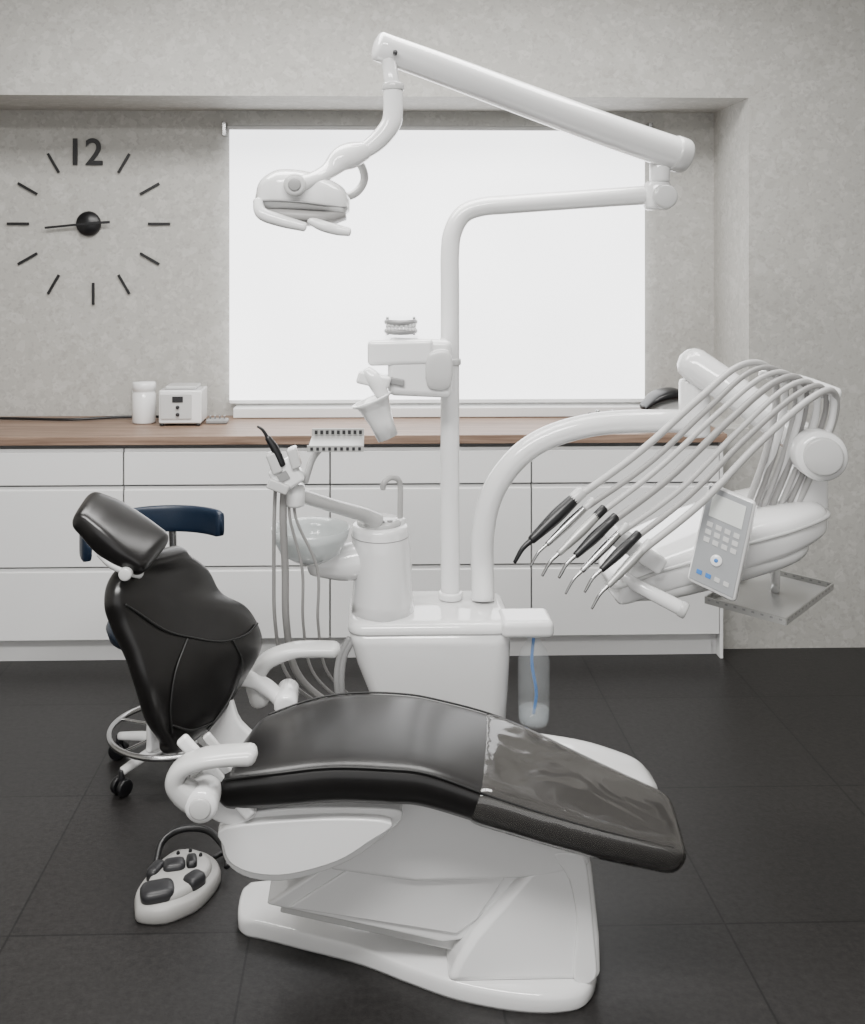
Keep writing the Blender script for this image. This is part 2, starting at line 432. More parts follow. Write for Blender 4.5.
superloft('lamp_visor', [(1.12, ZC+.09, .012, 4.08, .05), (1.17, ZC+.13, .022, 4.08, .07), (1.25, ZC+.145, .024, 4.08, .06), (1.30, ZC+.125, .012, 4.08, .03)], BLACK, md)

# ------------------------------------------------------------------ DENTAL CHAIR
ch = group('dental_chair', (.1, 2.3, 0))
L = [(-.300, 2.06, .535), (-.19, 2.045, .555), (-.082, 2.045, .565), (.035, 2.045, .56), (.123, 2.045, .548), (.266, 2.045, .495), (.45, 2.042, .437), (.628, 2.05, .388)]
R = [(-.235, 2.33, .55), (-.14, 2.36, .57), (-.047, 2.375, .578), (.06, 2.385, .572), (.155, 2.39, .555), (.323, 2.385, .508), (.51, 2.31, .447), (.655, 2.25, .400)]
T = [.085, .095, .10, .10, .095, .088, .080, .072]
seat, sat = slab_loft('seat_cushion', L, R, T, LEATHER, ch, rr=.035)
slab_loft('foot_cover', L, R, T, CLEAR, ch, rr=.037, grow=.0045, t0=.69, t1=1, subsurf=1)
for sx in (.012, .985):
    tube('seat_piping_%d' % (sx > .5), [sat(i/24, sx, -.004) for i in range(25)], .0025, SEAM, ch, sub=2, seg=8)
Ls = [V(p)+V((.02, .07, -.085)) for p in L[:6]]; Rs = [V(p)+V((.02, -.05, -.085)) for p in R[:6]]
slab_loft('seat_shell', Ls, Rs, [.03]*6, WHITE, ch, rr=.012)

BL = [(-.430, 2.17, .548), (-.450, 2.14, .611), (-.468, 2.12, .699), (-.492, 2.12, .777), (-.518, 2.12, .841), (-.530, 2.12, .890), (-.525, 2.15, .922), (-.485, 2.20, .932)]
BR = [(-.395, 2.23, .525), (-.342, 2.31, .542), (-.285, 2.40, .604), (-.252, 2.45, .669), (-.288, 2.45, .752), (-.347, 2.41, .803), (-.376, 2.39, .862), (-.416, 2.33, .918)]
back, bat = slab_loft('backrest_cushion', BL, BR, [.04, .06, .07, .075, .075, .07, .065, .045], LEATHER, ch, flip=True, rr=.02, bulge=3.2)
def seam(nm, pts, r=.0024):
    tube(nm, [bat(t, s, -.0005) for t, s in pts], r, SEAM, ch, sub=6, seg=8)
seam('back_seam_yoke', [(.66, .04), (.60, .10), (.50, .22), (.46, .40), (.44, .60), (.46, .80), (.50, .95)])
seam('back_seam_left', [(.46, .34), (.34, .22), (.22, .16), (.10, .14)])
seam('back_seam_right', [(.44, .68), (.34, .80), (.22, .86), (.10, .86)])
seam('back_seam_low', [(.14, .17), (.11, .5), (.14, .84)])
BLs = [V(a).lerp(V(b), .25)+V((-.06, .03, -.02)) for a, b in zip(BL, BR)]; BRs = [V(a).lerp(V(b), .8)+V((-.06, .03, -.02)) for a, b in zip(BL, BR)]
slab_loft('backrest_shell', BLs[:-1], BRs[:-1], [.02]*7, WHITE, ch, flip=True, rr=.012)
# headrest
HL = [(-.604, 2.13, 1.058), (-.567, 2.12, 1.03), (-.527, 2.12, .99), (-.490, 2.13, .958)]
HR = [(-.602, 2.25, 1.085), (-.552, 2.26, 1.062), (-.498, 2.26, 1.027), (-.453, 2.25, .997)]
slab_loft('headrest_cushion', HL, HR, [.05, .06, .06, .052], LEATHER, ch, rr=.022, bulge=2.2)
tube('headrest_stem', [(-.55, 2.2, .985), (-.535, 2.22, .955), (-.505, 2.25, .93), (-.48, 2.26, .86)], [.016, .02, .022, .02], WHITE, ch)
tube('headrest_bracket', [(-.575, 2.15, .975), (-.55, 2.15, .955), (-.52, 2.155, .938), (-.495, 2.17, .925)], [.010, .013, .013, .012], WHITE, ch)
cyl('headrest_pivot', (-.518, 2.125, .935), (-.518, 2.16, .935), .014, WHITE2, ch)
# hinge brackets + armrests
prism('hinge_bracket_near', [(-.372, .545), (-.345, .565), (-.30, .555), (-.27, .50), (-.235, .445), (-.30, .425), (-.365, .47)], 2.085, 2.115, WHITE, ch, .008, sm=4)
prism('hinge_bracket_far', [(-.395, .56), (-.365, .59), (-.325, .58), (-.30, .52), (-.225, .445), (-.30, .425), (-.40, .48)], 2.33, 2.36, WHITE, ch, .010, sm=4)
def bar(nm, a, b, h, y0, y1, m, bevel=.005):
    a, b = V((a[0], 0, a[1])), V((b[0], 0, b[1])); d = (b-a).normalized(); p = V((-d.z, 0, d.x))*h
    prism(nm, [((a+p).x, (a+p).z), ((b+p).x, (b+p).z), ((b-p).x, (b-p).z), ((a-p).x, (a-p).z)], y0, y1, m, ch, bevel)
bar('hinge_strut_outer', (-.392, .612), (-.245, .448), .014, 2.07, 2.09, WHITE, .008)
bar('hinge_strut_inner', (-.345, .605), (-.275, .520), .009, 2.10, 2.115, WHITE2)
def pad(name, pts, hw, hh, parent, m):
    P = cr(pts, 8); W = cr(hw, 8); H = cr(hh, 8); secs = []; n = len(P)
    def ring(c, t, a, b):
        y = V((0, 1, 0)); y = (y-t*y.dot(t)).normalized(); w = t.cross(y)
        out = []
        for k in range(20):
            q = 2*math.pi*k/20; c_, s_ = math.cos(q), math.sin(q)
            out.append(c+y*a*math.copysign(abs(c_)**.75, c_)+w*b*math.copysign(abs(s_)**.75, s_))
        return out
    for i in range(n):
        t = (P[min(i+1, n-1)]-P[max(i-1, 0)]).normalized()
        if i == 0:
            for k in (80, 50, 25): a = math.radians(k); secs.append(ring(P[0]-t*H[0]*math.sin(a), t, W[0]*math.cos(a), H[0]*math.cos(a)))
        secs.append(ring(P[i], t, W[i], H[i]))
        if i == n-1:
            for k in (25, 50, 80): a = math.radians(k); secs.append(ring(P[-1]+t*H[-1]*math.sin(a), t, W[-1]*math.cos(a), H[-1]*math.cos(a)))
    return skin(name, secs, m, parent)
pad('armrest_near', [(-.335, 2.03, .505), (-.368, 2.03, .520), (-.392, 2.03, .548), (-.378, 2.03, .576), (-.34, 2.03, .592), (-.29, 2.03, .599), (-.243, 2.03, .600)],
    [.026, .028, .030, .032, .034, .034, .032], [.030, .027, .021, .017, .015, .015, .016], ch, WHITE2)
cyl('armrest_pivot', (-.338, 2.00, .508), (-.338, 2.09, .508), .034, WHITE, ch, bevel=.010)
cyl('armrest_pivot_cap', (-.338, 1.994, .508), (-.338, 2.005, .508), .022, WHITE2, ch, bevel=.004)
pad('armrest_far', [(-.275, 2.50, .51), (-.285, 2.50, .555), (-.258, 2.50, .60), (-.20, 2.50, .625), (-.15, 2.50, .630), (-.09, 2.50, .628)],
    [.024, .026, .030, .034, .034, .032], [.026, .024, .020, .016, .015, .016], ch, WHITE2)
tube('armrest_far_link', [(-.35, 2.42, .59), (-.30, 2.47, .57), (-.25, 2.48, .54), (-.2, 2.46, .50)], [.020, .020, .020, .018], WHITE, ch)
cyl('armrest_far_pivot', (-.205, 2.42, .52), (-.205, 2.53, .52), .028, WHITE, ch, bevel=.01)
# under-body
prism('seat_bowl', [(-.309, .425), (-.312, .38), (-.298, .335), (-.25, .305), (-.168, .300), (-.063, .330), (.012, .375), (.07, .435), (.0, .45), (-.2, .45)], 2.10, 2.34, WHITE, ch, .014, sm=4)
prism('seat_bowl_cover', [(-.300, .425), (-.304, .385), (-.288, .350), (-.24, .328), (-.168, .325), (-.07, .350), (-.005, .388), (.045, .43), (-.1, .44)], 2.078, 2.36, WHITE, ch, .006, sm=4)
prism('upper_link_cover', [(-.08, .42), (.10, .44), (.30, .39), (.47, .32), (.485, .27), (.38, .245), (.1, .24), (-.09, .27)], 2.18, 2.36, WHITE, ch, .012)
prism('lift_arm_cover', [(-.23, .185), (-.19, .21), (-.05, .30), (.07, .31), (.36, .29), (.40, .25), (.25, .145), (.205, .10), (.16, .095)], 2.2, 2.42, WHITE, ch, .008)
prism('lift_arm_panel', [(-.18, .182), (-.05, .262), (.06, .27), (.30, .245), (.235, .15), (.19, .118)], 2.194, 2.21, WHITE, ch, .004)
prism('lift_arm_skirt', [(-.20, .155), (-.19, .18), (.20, .10), (.23, .07), (.20, .06)], 2.22, 2.40, WHITE2, ch, .004)
prism('base_housing', [(.165, .036), (.19, .085), (.225, .135), (.375, .290), (.405, .312), (.465, .312), (.487, .285), (.502, .12), (.502, .036)], 2.150, 2.44, WHITE, ch, .022, seg=6, lean=.12)
prism('base_housing_trim', [(.40, .300), (.455, .300), (.475, .275), (.488, .12), (.488, .045), (.44, .045), (.45, .16), (.435, .245)], 2.143, 2.30, WHITE, ch, .006, sm=3, lean=.12)
plate('base_plate', [(-.318, 2.41), (-.300, 2.378), (-.25, 2.36), (-.163, 2.326), (-.023, 2.27), (.088, 2.207), (.194, 2.153), (.319, 2.118), (.42, 2.115), (.475, 2.145), (.515, 2.24), (.545, 2.40), (.535, 2.50), (.50, 2.55), (.40, 2.56), (.0, 2.55), (-.27, 2.53), (-.312, 2.515), (-.322, 2.48)],
      [(0, .99), (.006, 1), (.026, .998), (.034, .990), (.038, .975), (.040, .95)], WHITE, ch)
superloft('foot_carriage', [(.26, .395, .05, 2.42, .09), (.40, .378, .048, 2.42, .09), (.53, .358, .045, 2.42, .09), (.62, .335, .040, 2.42, .088), (.665, .325, .034, 2.42, .07), (.690, .320, .018, 2.42, .04)], WHITE, ch, ex=4)

# ------------------------------------------------------------------ DENTAL UNIT
un = group('dental_unit', (.17, 2.9, 0))
def rrect(x0, x1, y0, y1, z, r, n=6):
    pts = []
    for cx, cy, a0 in ((x1-r, y1-r, 0), (x0+r, y1-r, 90), (x0+r, y0+r, 180), (x1-r, y0+r, 270)):
        for k in range(n+1):
            a = math.radians(a0+90*k/n); pts.append(V((cx+r*math.cos(a), cy+r*math.sin(a), z)))
    return pts
skin('unit_body', [rrect(.03, .375, 2.78, 2.99, 0, .04), rrect(.02, .382, 2.77, 3.0, .28, .05), rrect(-.005, .387, 2.75, 3.01, .40, .05), rrect(-.036, .390, 2.742, 3.015, .48, .05), rrect(-.052, .391, 2.736, 3.015, .54, .05), rrect(-.058, .391, 2.734, 3.016, .572, .05)], WHITE, un)
skin('unit_top_cover', [rrect(-.060, .392, 2.732, 3.018, .573, .05), rrect(-.062, .394, 2.730, 3.02, .578, .05), rrect(-.060, .393, 2.732, 3.02, .592, .05), rrect(-.052, .385, 2.742, 3.012, .602, .045), rrect(-.035, .37, 2.76, 3.0, .606, .04)], WHITE, un)
box('side_bracket', .36, .505, 2.72, 2.84, .565, .612, WHITE, un, .016, 5)
cyl('bottle_cap_socket', (.455, 2.77, .56), (.455, 2.77, .575), .032, WHITE, un)
def ell(cx, cy, rx, ry, z, n=32): return [V((cx+rx*math.cos(2*math.pi*k/n), cy+ry*math.sin(2*math.pi*k/n), z)) for k in range(n)]
skin('cuspidor_column', [ell(.036, 2.85, .090, .10, .602), ell(.036, 2.85, .088, .10, .64), ell(.036, 2.85, .084, .095, .70), ell(.032, 2.85, .084, .095, .78), ell(.028, 2.85, .082, .09, .835), ell(.028, 2.85, .079, .087, .845), ell(.028, 2.85, .072, .08, .850)], WHITE, un)
skin('cuspidor_seam', [ell(.029, 2.85, .0835, .0925, .818), ell(.029, 2.85, .0835, .0925, .820)], GREYP, un)
skin('cuspidor_top', [ell(.026, 2.85, .064, .07, .848), ell(.026, 2.85, .064, .07, .858), ell(.026, 2.85, .058, .064, .863)], WHITE2, un)
for i in range(4): cyl('cuspidor_button_%d' % i, (-.01+i*.022, 2.815-.006*(i in (1, 2)), .861), (-.01+i*.022, 2.815-.006*(i in (1, 2)), .868), .008, GREYP, un)
tube('bowl_support', [(.0, 2.84, .755), (-.08, 2.83, .745), (-.16, 2.80, .748)], [.055, .05, .03], WHITE, un)
lathe('cuspidor_bowl', [(.02, -.075), (.05, -.072), (.085, -.05), (.104, -.01), (.110, .018), (.107, .018), (.10, -.008), (.08, -.045), (.045, -.064), (.015, -.066)], (-.165, 2.78, .842), BOWL, un)
lathe('bowl_drain', [(0, 0), (.03, 0), (.034, .01), (.028, .018), (0, .019)], (-.165, 2.78, .76), WHITE, un)
tube('water_spout', [(.085, 2.85, .84), (.086, 2.85, .90), (.086, 2.85, .955), (.078, 2.84, .978), (.058, 2.83, .984), (.04, 2.82, .972), (.036, 2.82, .955)], .008, HOSE2, un)
cyl('spout_collar', (.085, 2.85, .84), (.085, 2.85, .865), .016, WHITE, un)
# cup filler head
obox('filler_body', (.140, 2.86, 1.298), (.090, 0, -.004), (0, .07, 0), (.0, 0, .082), WHITE, un, .020, 5)
obox('filler_top', (.085, 2.855, 1.342), (.092, 0, .002), (0, .072, 0), (0, 0, .036), WHITE, un, .014, 5)
superloft('filler_side_cap', [(.155, 1.29, .02, 2.787, .008), (.165, 1.292, .05, 2.787, .012), (.20, 1.294, .058, 2.787, .012), (.222, 1.295, .05, 2.787, .012), (.230, 1.295, .02, 2.787, .008)], WHITE2, un, ex=2.4)
obox('filler_nozzle', (.01, 2.79, 1.268), (.045, 0, -.010), (0, .032, 0), (.006, 0, .018), WHITE, un, .010, 4)
tube('filler_spout', [(-.01, 2.775, 1.29), (.01, 2.77, 1.27), (.03, 2.77, 1.235), (.035, 2.775, 1.22)], [.018, .022, .02, .016], WHITE, un)
obox('filler_recess', (.07, 2.785, 1.262), (.026, 0, -.005), (0, .006, 0), (.0, 0, .010), GREYP, un, .004)
cyl('filler_neck', (.20, 2.90, 1.30), (.236, 2.95, 1.30), .02, WHITE, un)
lathe('drinking_cup', [(0, 0), (.030, 0), (.034, .05), (.046, .105), (.058, .112), (.060, .118), (.052, .118), (.036, .07), (.03, .052), (0, .05)], (.050, 2.79, 1.105), WHITE, None, axis=(-.42, 0, 1))
# jaw model in clear articulator
dm = group('denture_model', (.085, 2.83, 1.380))
lathe('model_base', [(0, 0), (.046, 0), (.048, .004), (.044, .010), (0, .011)], (.088, 2.83, 1.379), GLASS, dm)
for nm, z in (('lower_jaw', 1.398), ('upper_jaw', 1.424)):
    tube(nm, [(.128, 2.852, z), (.118, 2.822, z), (.098, 2.803, z), (.075, 2.803, z), (.056, 2.822, z), (.048, 2.852, z)], .008, GREYP, dm)
    for k in range(9):
        a = math.radians(200+140*k/8); cyl(nm+'_tooth_%d' % k, (.088+.040*math.cos(a), 2.842+.040*math.sin(a), z+(.002 if nm[0] == 'l' else -.002)), (.088+.040*math.cos(a), 2.842+.040*math.sin(a), z+(.012 if nm[0] == 'l' else -.012)), .0055, WHITE, dm, bevel=.002, seg=10)
box('model_top_plate', .044, .132, 2.80, 2.86, 1.434, 1.439, GLASS, dm, .002)
for i, x in enumerate((.050, .126)): cyl('model_post_%d' % i, (x, 2.862, 1.385), (x, 2.862, 1.438), .004, CHROME, dm)
cyl('model_hinge', (.045, 2.862, 1.41), (.131, 2.862, 1.41), .004, CHROME, dm)
for i in range(2):
    tube('drain_hose_%d' % i, [(-.045-.012*i, 2.78, .55), (-.072-.012*i, 2.77, .50), (-.078-.012*i, 2.76, .42), (-.06, 2.78, .3), (-.03, 2.85, .12), (0.02, 2.9, .04)], .009, GREYP, un)
# assistant instrument arm
tube('assistant_arm', [(.02, 2.80, .868), (-.02, 2.78, .893), (-.10, 2.71, .935), (-.19, 2.63, .985)], [.024, .020, .018, .018], WHITE2, un)
cyl('assistant_knuckle', (-.195, 2.62, .955), (-.195, 2.62, 1.015), .026, WHITE, un, bevel=.01)
obox('holder_body', (-.215, 2.60, 1.045), (.032, 0, .020), (0, .03, 0), (-.018, 0, .030), WHITE, un, .010, 4)
obox('holder_fork_0', (-.245, 2.58, 1.08), (.013, 0, .005), (0, .02, 0), (-.010, 0, .026), WHITE2, un, .006)
obox('holder_fork_1', (-.195, 2.58, 1.092), (.012, 0, .005), (0, .02, 0), (-.008, 0, .026), WHITE2, un, .006)
obox('holder_fork_2', (-.235, 2.58, 1.02), (.026, 0, -.010), (0, .02, 0), (.006, 0, .012), WHITE2, un, .005)
obox('holder_slot', (-.222, 2.568, 1.045), (.012, 0, .007), (0, .003, 0), (-.006, 0, .010), GREYP, un, .002)
tube('syringe_body', [(-.225, 2.57, 1.075), (-.243, 2.57, 1.115), (-.262, 2.57, 1.145)], [.010, .011, .008], BLACK, un)
tube('syringe_tip', [(-.262, 2.57, 1.145), (-.275, 2.57, 1.165), (-.288, 2.57, 1.174)], [.005, .004, .003], BLACK, un)
for i, (x, xx) in enumerate(((-.245, -.255), (-.222, -.225), (-.205, -.18), (-.19, -.14))):
    tube('aspirator_hose_%d' % i, [(x, 2.61, 1.03), (x-.005, 2.62, .93), (xx, 2.66, .78), (xx, 2.70, .62), (xx+.02, 2.78, .46), (xx+.10, 2.86, .34), (.03, 2.88, .26)], (.005, .010, .004, .004)[i], HOSE, un)
tube('tray_arm', [(-.17, 2.62, 1.02), (-.15, 2.63, 1.08), (-.12, 2.63, 1.115)], .009, WHITE2, un)
box('small_tray', -.158, -.016, 2.52, 2.72, 1.118, 1.123, STEEL, un, .002)
box('tray_rim_front', -.158, -.016, 2.515, 2.52, 1.118, 1.134, STEEL, un)
box('tray_rim_back', -.158, -.016, 2.72, 2.725, 1.118, 1.142, STEEL, un)
for i in range(9): box('small_tray_slot_%d' % i, -.150+i*.015, -.142+i*.015, 2.713, 2.719, 1.128, 1.138, BLACK, un)
for i in range(9): box('small_tray_hole_%d' % i, -.150+i*.015, -.143+i*.015, 2.512, 2.5145, 1.122, 1.130, DARKP, un)

# ------------------------------------------------------------------ operating lamp
la = group('operating_lamp', (.4, 2.8, 1.9))
tube('lamp_pole', [(.236, 2.93, .607), (.236, 2.95, .9), (.236, 2.95, 1.2), (.236, 2.95, 1.5), (.236, 2.95, 1.62), (.245, 2.95, 1.685), (.275, 2.95, 1.735), (.33, 2.95, 1.757), (.42, 2.95, 1.765), (.6, 2.95, 1.778), (.76, 2.95, 1.789), (.84, 2.95, 1.795)], .028, WHITE, la, seg=24, rnd=.01)
cyl('pole_collar', (.236, 2.93, .607), (.236, 2.93, .628), .036, WHITE, la)
cyl('pole_ring', (.236, 2.95, 1.29), (.236, 2.95, 1.31), .033, WHITE2, la)
cyl('elbow_lower', (.850, 2.94, 1.748), (.850, 2.94, 1.832), .040, WHITE, la, bevel=.012)
cyl('elbow_side_cap', (.858, 2.875, 1.785), (.858, 2.90, 1.785), .036, WHITE2, la, bevel=.008)
cyl('elbow_upper', (.855, 2.93, 1.83), (.855, 2.93, 1.89), .030, WHITE, la, bevel=.006)
tube('spring_arm', [(.915, 2.93, 1.910), (.70, 2.86, 1.967), (.45, 2.77, 2.038), (.22, 2.68, 2.103), (.022, 2.61, 2.158)], [.050, .048, .045, .042, .039], WHITE, la, seg=28, rnd=.3)
cyl('arm_end_cap', (.885, 2.92, 1.918), (.932, 2.935, 1.905), .053, WHITE2, la, bevel=.010)
cyl('arm_screw_0', (.84, 2.858, 1.935), (.84, 2.875, 1.935), .006, DARKP, la)
cyl('arm_screw_1', (.065, 2.568, 2.135), (.065, 2.59, 2.135), .006, DARKP, la)
tube('drop_neck', [(.049, 2.61, 2.12), (.055, 2.60, 2.075), (.058, 2.60, 2.05)], .020, WHITE, la)
tube('drop_link', [(.060, 2.60, 2.055), (.060, 2.60, 1.985), (.052, 2.60, 1.95), (.022, 2.60, 1.912), (-.012, 2.60, 1.885)], [.026, .026, .026, .025, .022], WHITE, la)
cyl('drop_ring', (.060, 2.60, 2.04), (.060, 2.60, 2.06), .029, WHITE2, la)
tube('yoke', [(-.012, 2.60, 1.885), (-.045, 2.59, 1.872), (-.075, 2.57, 1.858), (-.105, 2.55, 1.828), (-.145, 2.50, 1.80), (-.185, 2.47, 1.785)], [.024, .034, .032, .022, .019, .022], WHITE, la)
tube('yoke_loop', [(-.06, 2.60, 1.86), (-.03, 2.66, 1.86), (-.015, 2.70, 1.82), (-.04, 2.70, 1.78), (-.10, 2.68, 1.76)], .011, WHITE2, la)
superloft('lamp_head', [(-.292, 1.752, .016, 2.60, .05), (-.278, 1.765, .040, 2.60, .09), (-.235, 1.776, .055, 2.60, .115), (-.17, 1.774, .055, 2.60, .12), (-.115, 1.764, .048, 2.60, .11), (-.07, 1.750, .038, 2.60, .08), (-.052, 1.742, .018, 2.60, .04)], WHITE, la, ex=3.2)
superloft('lamp_seam', [(-.288, 1.748, .008, 2.60, .08), (-.24, 1.748, .006, 2.60, .119), (-.17, 1.744, .006, 2.60, .124), (-.12, 1.738, .006, 2.60, .116), (-.058, 1.733, .005, 2.60, .07)], GREYP, la, ex=3)
superloft('lamp_glass', [(-.275, 1.724, .014, 2.60, .07), (-.22, 1.714, .020, 2.60, .108), (-.12, 1.708, .020, 2.60, .106), (-.062, 1.716, .012, 2.60, .06)], HOSE, la, ex=3)
tube('reflector_rail_0', [(-.280, 2.50, 1.748), (-.268, 2.485, 1.716), (-.222, 2.48, 1.698), (-.162, 2.48, 1.682)], [.012, .016, .016, .012], WHITE, la)
tube('reflector_rail_1', [(-.150, 2.50, 1.700), (-.12, 2.495, 1.686), (-.085, 2.50, 1.676), (-.052, 2.50, 1.670)], [.011, .014, .014, .011], WHITE, la)
cyl('lamp_pivot', (-.185, 2.455, 1.785), (-.185, 2.50, 1.785), .028, WHITE2, la, bevel=.008)
cyl('lamp_pivot_cap', (-.185, 2.450, 1.785), (-.185, 2.458, 1.785), .016, GREYP, la, bevel=.003)

# ------------------------------------------------------------------ delivery unit
de = group('instrument_delivery_arm', (.95, 2.65, 1.0))
tube('delivery_arc_arm', [(.330, 2.91, .607), (.330, 2.93, .70), (.331, 2.93, .79), (.350, 2.93, .89), (.395, 2.93, .975), (.465, 2.93, 1.045), (.555, 2.93, 1.09), (.67, 2.93, 1.117), (.80, 2.93, 1.125), (.96, 2.93, 1.125)], .034, WHITE, de, seg=24, rnd=.01)
cyl('arc_joint', (.958, 2.93, 1.08), (.958, 2.93, 1.25), .045, WHITE, de, bevel=.012)
tube('pantograph_arm', [(.945, 2.90, 1.295), (1.03, 2.84, 1.232), (1.12, 2.78, 1.16), (1.20, 2.70, 1.10)], [.050, .048, .046, .046], WHITE, de, seg=28, rnd=.9)
cyl('pantograph_joint', (1.145, 2.50, 1.103), (1.20, 2.74, 1.085), .064, WHITE, de, bevel=.016)
cyl('joint_cover', (1.142, 2.488, 1.104), (1.147, 2.505, 1.103), .048, WHITE2, de, bevel=.006)
obox('head_neck', (1.165, 2.66, .965), (.05, 0, 0), (0, .05, 0), (.0, 0, .085), WHITE, de, .015, 4)
superloft('head_body', [(.604, .775, .012, 2.52, .07), (.622, .783, .036, 2.54, .11), (.70, .806, .052, 2.60, .15), (.80, .832, .058, 2.63, .17), (.93, .864, .062, 2.66, .18), (1.07, .897, .058, 2.68, .18), (1.17, .918, .046, 2.70, .15), (1.203, .925, .02, 2.70, .10)], WHITE, de, ex=4.5)
superloft('head_rim', [(.598, .792, .006, 2.52, .06), (.615, .802, .008, 2.54, .116), (.70, .826, .008, 2.60, .156), (.80, .852, .008, 2.63, .176), (.93, .885, .008, 2.66, .186), (1.07, .916, .008, 2.68, .186), (1.18, .936, .008, 2.70, .153), (1.208, .940, .005, 2.70, .10)], WHITE2, de, ex=4)
superloft('head_underside', [(.66, .758, .01, 2.56, .10), (.76, .775, .028, 2.6, .14), (.95, .812, .033, 2.64, .15), (1.1, .85, .03, 2.66, .14), (1.15, .88, .01, 2.68, .1)], WHITE2, de, ex=3)
tube('head_handle', [(.625, 2.46, .82), (.655, 2.42, .805), (.745, 2.38, .765)], [.014, .016, .018], WHITE, de)
cyl('handle_end', (.742, 2.381, .7665), (.758, 2.374, .759), .020, WHITE2, de)
obox('holder_comb', V((.655, 2.47, .888)), (.062, 0, -.040), (0, .05, 0), (.012, 0, .018), WHITE, de, .008)
# control panel
pc = V((.853, 2.41, .918)); px = V((.044, -.030, -.016)); pz = V((.033, .02, .110)); py = px.cross(pz).normalized()
if py.y > 0: py = -py
FILM = mat('panel_film', (.27, .28, .29), .3, var=.02)
obox('panel_housing', pc-py*.022, px*1.08, pz*1.05, py*.022, WHITE, de, .010, 4)
obox('panel_face', pc+py*.001, px*.98, pz*.98, py*.0015, FILM, de, .001)
obox('panel_screen', pc+pz*.62+py*.003, px*.74, pz*.24, py*.001, SCREEN, de, .0005)
for r in range(3):
    for c in range(4):
        obox('panel_button_%d_%d' % (r, c), pc+pz*(.22-.16*r)+px*(-.6+.4*c)+py*.003, px*.13, pz*.05, py*.0012, WHITE2, de, .0005)
cyl('panel_dial', pc-pz*.42+py*.002, pc-pz*.42+py*.007, .014, WHITE, de)
cyl('panel_dial_centre', pc-pz*.42+py*.006, pc-pz*.42+py*.009, .005, BLUE, de)
for c in range(4): obox('panel_key_%d' % c, pc-pz*.78+px*(-.6+.4*c)+py*.003, px*.12, pz*.045, py*.0012, (BLUE if c < 2 else WHITE2), de, .0005)
# hoses: evenly spaced parallel arcs
H0 = [V(p) for p in [(.485, 2.40, 1.017), (.66, 2.45, 1.135), (.825, 2.50, 1.255), (.945, 2.55, 1.325), (1.03, 2.58, 1.325), (1.075, 2.62, 1.25), (1.05, 2.62, 1.10), (.99, 2.62, .93)]]
H6 = [V(p) for p in [(.640, 2.36, .905), (.80, 2.40, 1.02), (.96, 2.46, 1.145), (1.10, 2.50, 1.24), (1.185, 2.54, 1.265), (1.215, 2.58, 1.20), (1.175, 2.60, 1.07), (1.12, 2.62, .93)]]
NH = 7
for i in range(NH):
    q = i/(NH-1); sag = [0, -.012, -.008, 0, 0, 0, 0, 0]
    pts = [a.lerp(b, q) + V((0, 0, sag[k]*(1+.5*math.sin(i*2)))) for k, (a, b) in enumerate(zip(H0, H6))]
    tube('hose_%d' % i, pts, .0072 if i % 3 else .0088, (HOSE2, HOSE)[i % 2], de, seg=12)
for i in range(4):
    q = i/3; a = V((1.08, 2.59, 1.295)).lerp(V((1.20, 2.56, 1.25)), q); b = V((1.03, 2.64, .93)).lerp(V((1.13, 2.64, .94)), q)
    tube('whip_arm_%d' % i, [a+V((-.02, 0, .01)), a, a.lerp(b, .25)+V((.02, 0, 0)), a.lerp(b, .6)+V((.012, 0, 0)), b], [.007, .009, .009, .010, .011], WHITE, de, seg=12)
tube('whip_bar', [(1.03, 2.61, 1.30), (1.12, 2.60, 1.285), (1.215, 2.58, 1.245)], [.012, .016, .024], WHITE, de)
kinds = [(BLACK, .135, .015), (CHROME, .12, .009), (STEEL, .12, .011), (BLACK, .10, .012), (CHROME, .12, .009), (BLACK, .09, .011), (STEEL, .11, .010)]
for i, (m_, ln, rad) in enumerate(kinds):
    q = i/(NH-1); tail = H0[0].lerp(H6[0], q); d = (H0[0]-H0[1]).normalized(); d = (d+V((0, -.05, -.10+.04*math.sin(i*3)))).normalized()
    e = tail+d*ln
    tube('handpiece_%d' % i, [tail-d*.01, tail+d*ln*.4, e], [rad, rad*1.15, rad*.7], m_, de)
    tube('handpiece_tip_%d' % i, [e, e+d*.03, e+d*.045+V((-.008, 0, -.022))], [rad*.5, rad*.4, rad*.3], (BLACK if i == 0 else CHROME), de)
    cyl('handpiece_collar_%d' % i, tail-d*.04, tail, rad*1.0, (BLACK if i in (2, 3, 5) else WHITE2), de)
# metal tray
tr = group('metal_instrument_tray', (1.1, 2.72, .69))
A = V((.901, 2.667, .68)); B = V((1.05, 2.50, .68)); C = V((1.297, 2.77, .68)); D = V((1.15, 2.937, .68))
dz = V((0, 0, .003))
TRAYM = mat('tray_stainless', (.52, .52, .51), .3, metal=.35, var=.04)
finish('tray_floor', [A, B, C, D, A-dz, B-dz, C-dz, D-dz], [(0, 1, 2, 3), (7, 6, 5, 4), (0, 4, 5, 1), (1, 5, 6, 2), (2, 6, 7, 3), (3, 7, 4, 0)], TRAYM, tr, smooth=False)
for i, (p, q) in enumerate(((A, B), (B, C), (C, D), (D, A))):
    dd = (q-p)/2; nrm = V((dd.y, -dd.x, 0)).normalized()
    obox('tray_rim_%d' % i, (p+q)/2+V((0, 0, .006)), dd, nrm*.002, (0, 0, .009), STEEL, tr, 0)
    nn = 9 if i in (0, 2) else 14
    for k in range(nn):
        obox('tray_slot_%d_%d' % (i, k), p.lerp(q, (k+.5)/nn)+V((0, 0, .009)), dd.normalized()*.004, nrm*.0026, (0, 0, .0025), GREYP, tr, 0)
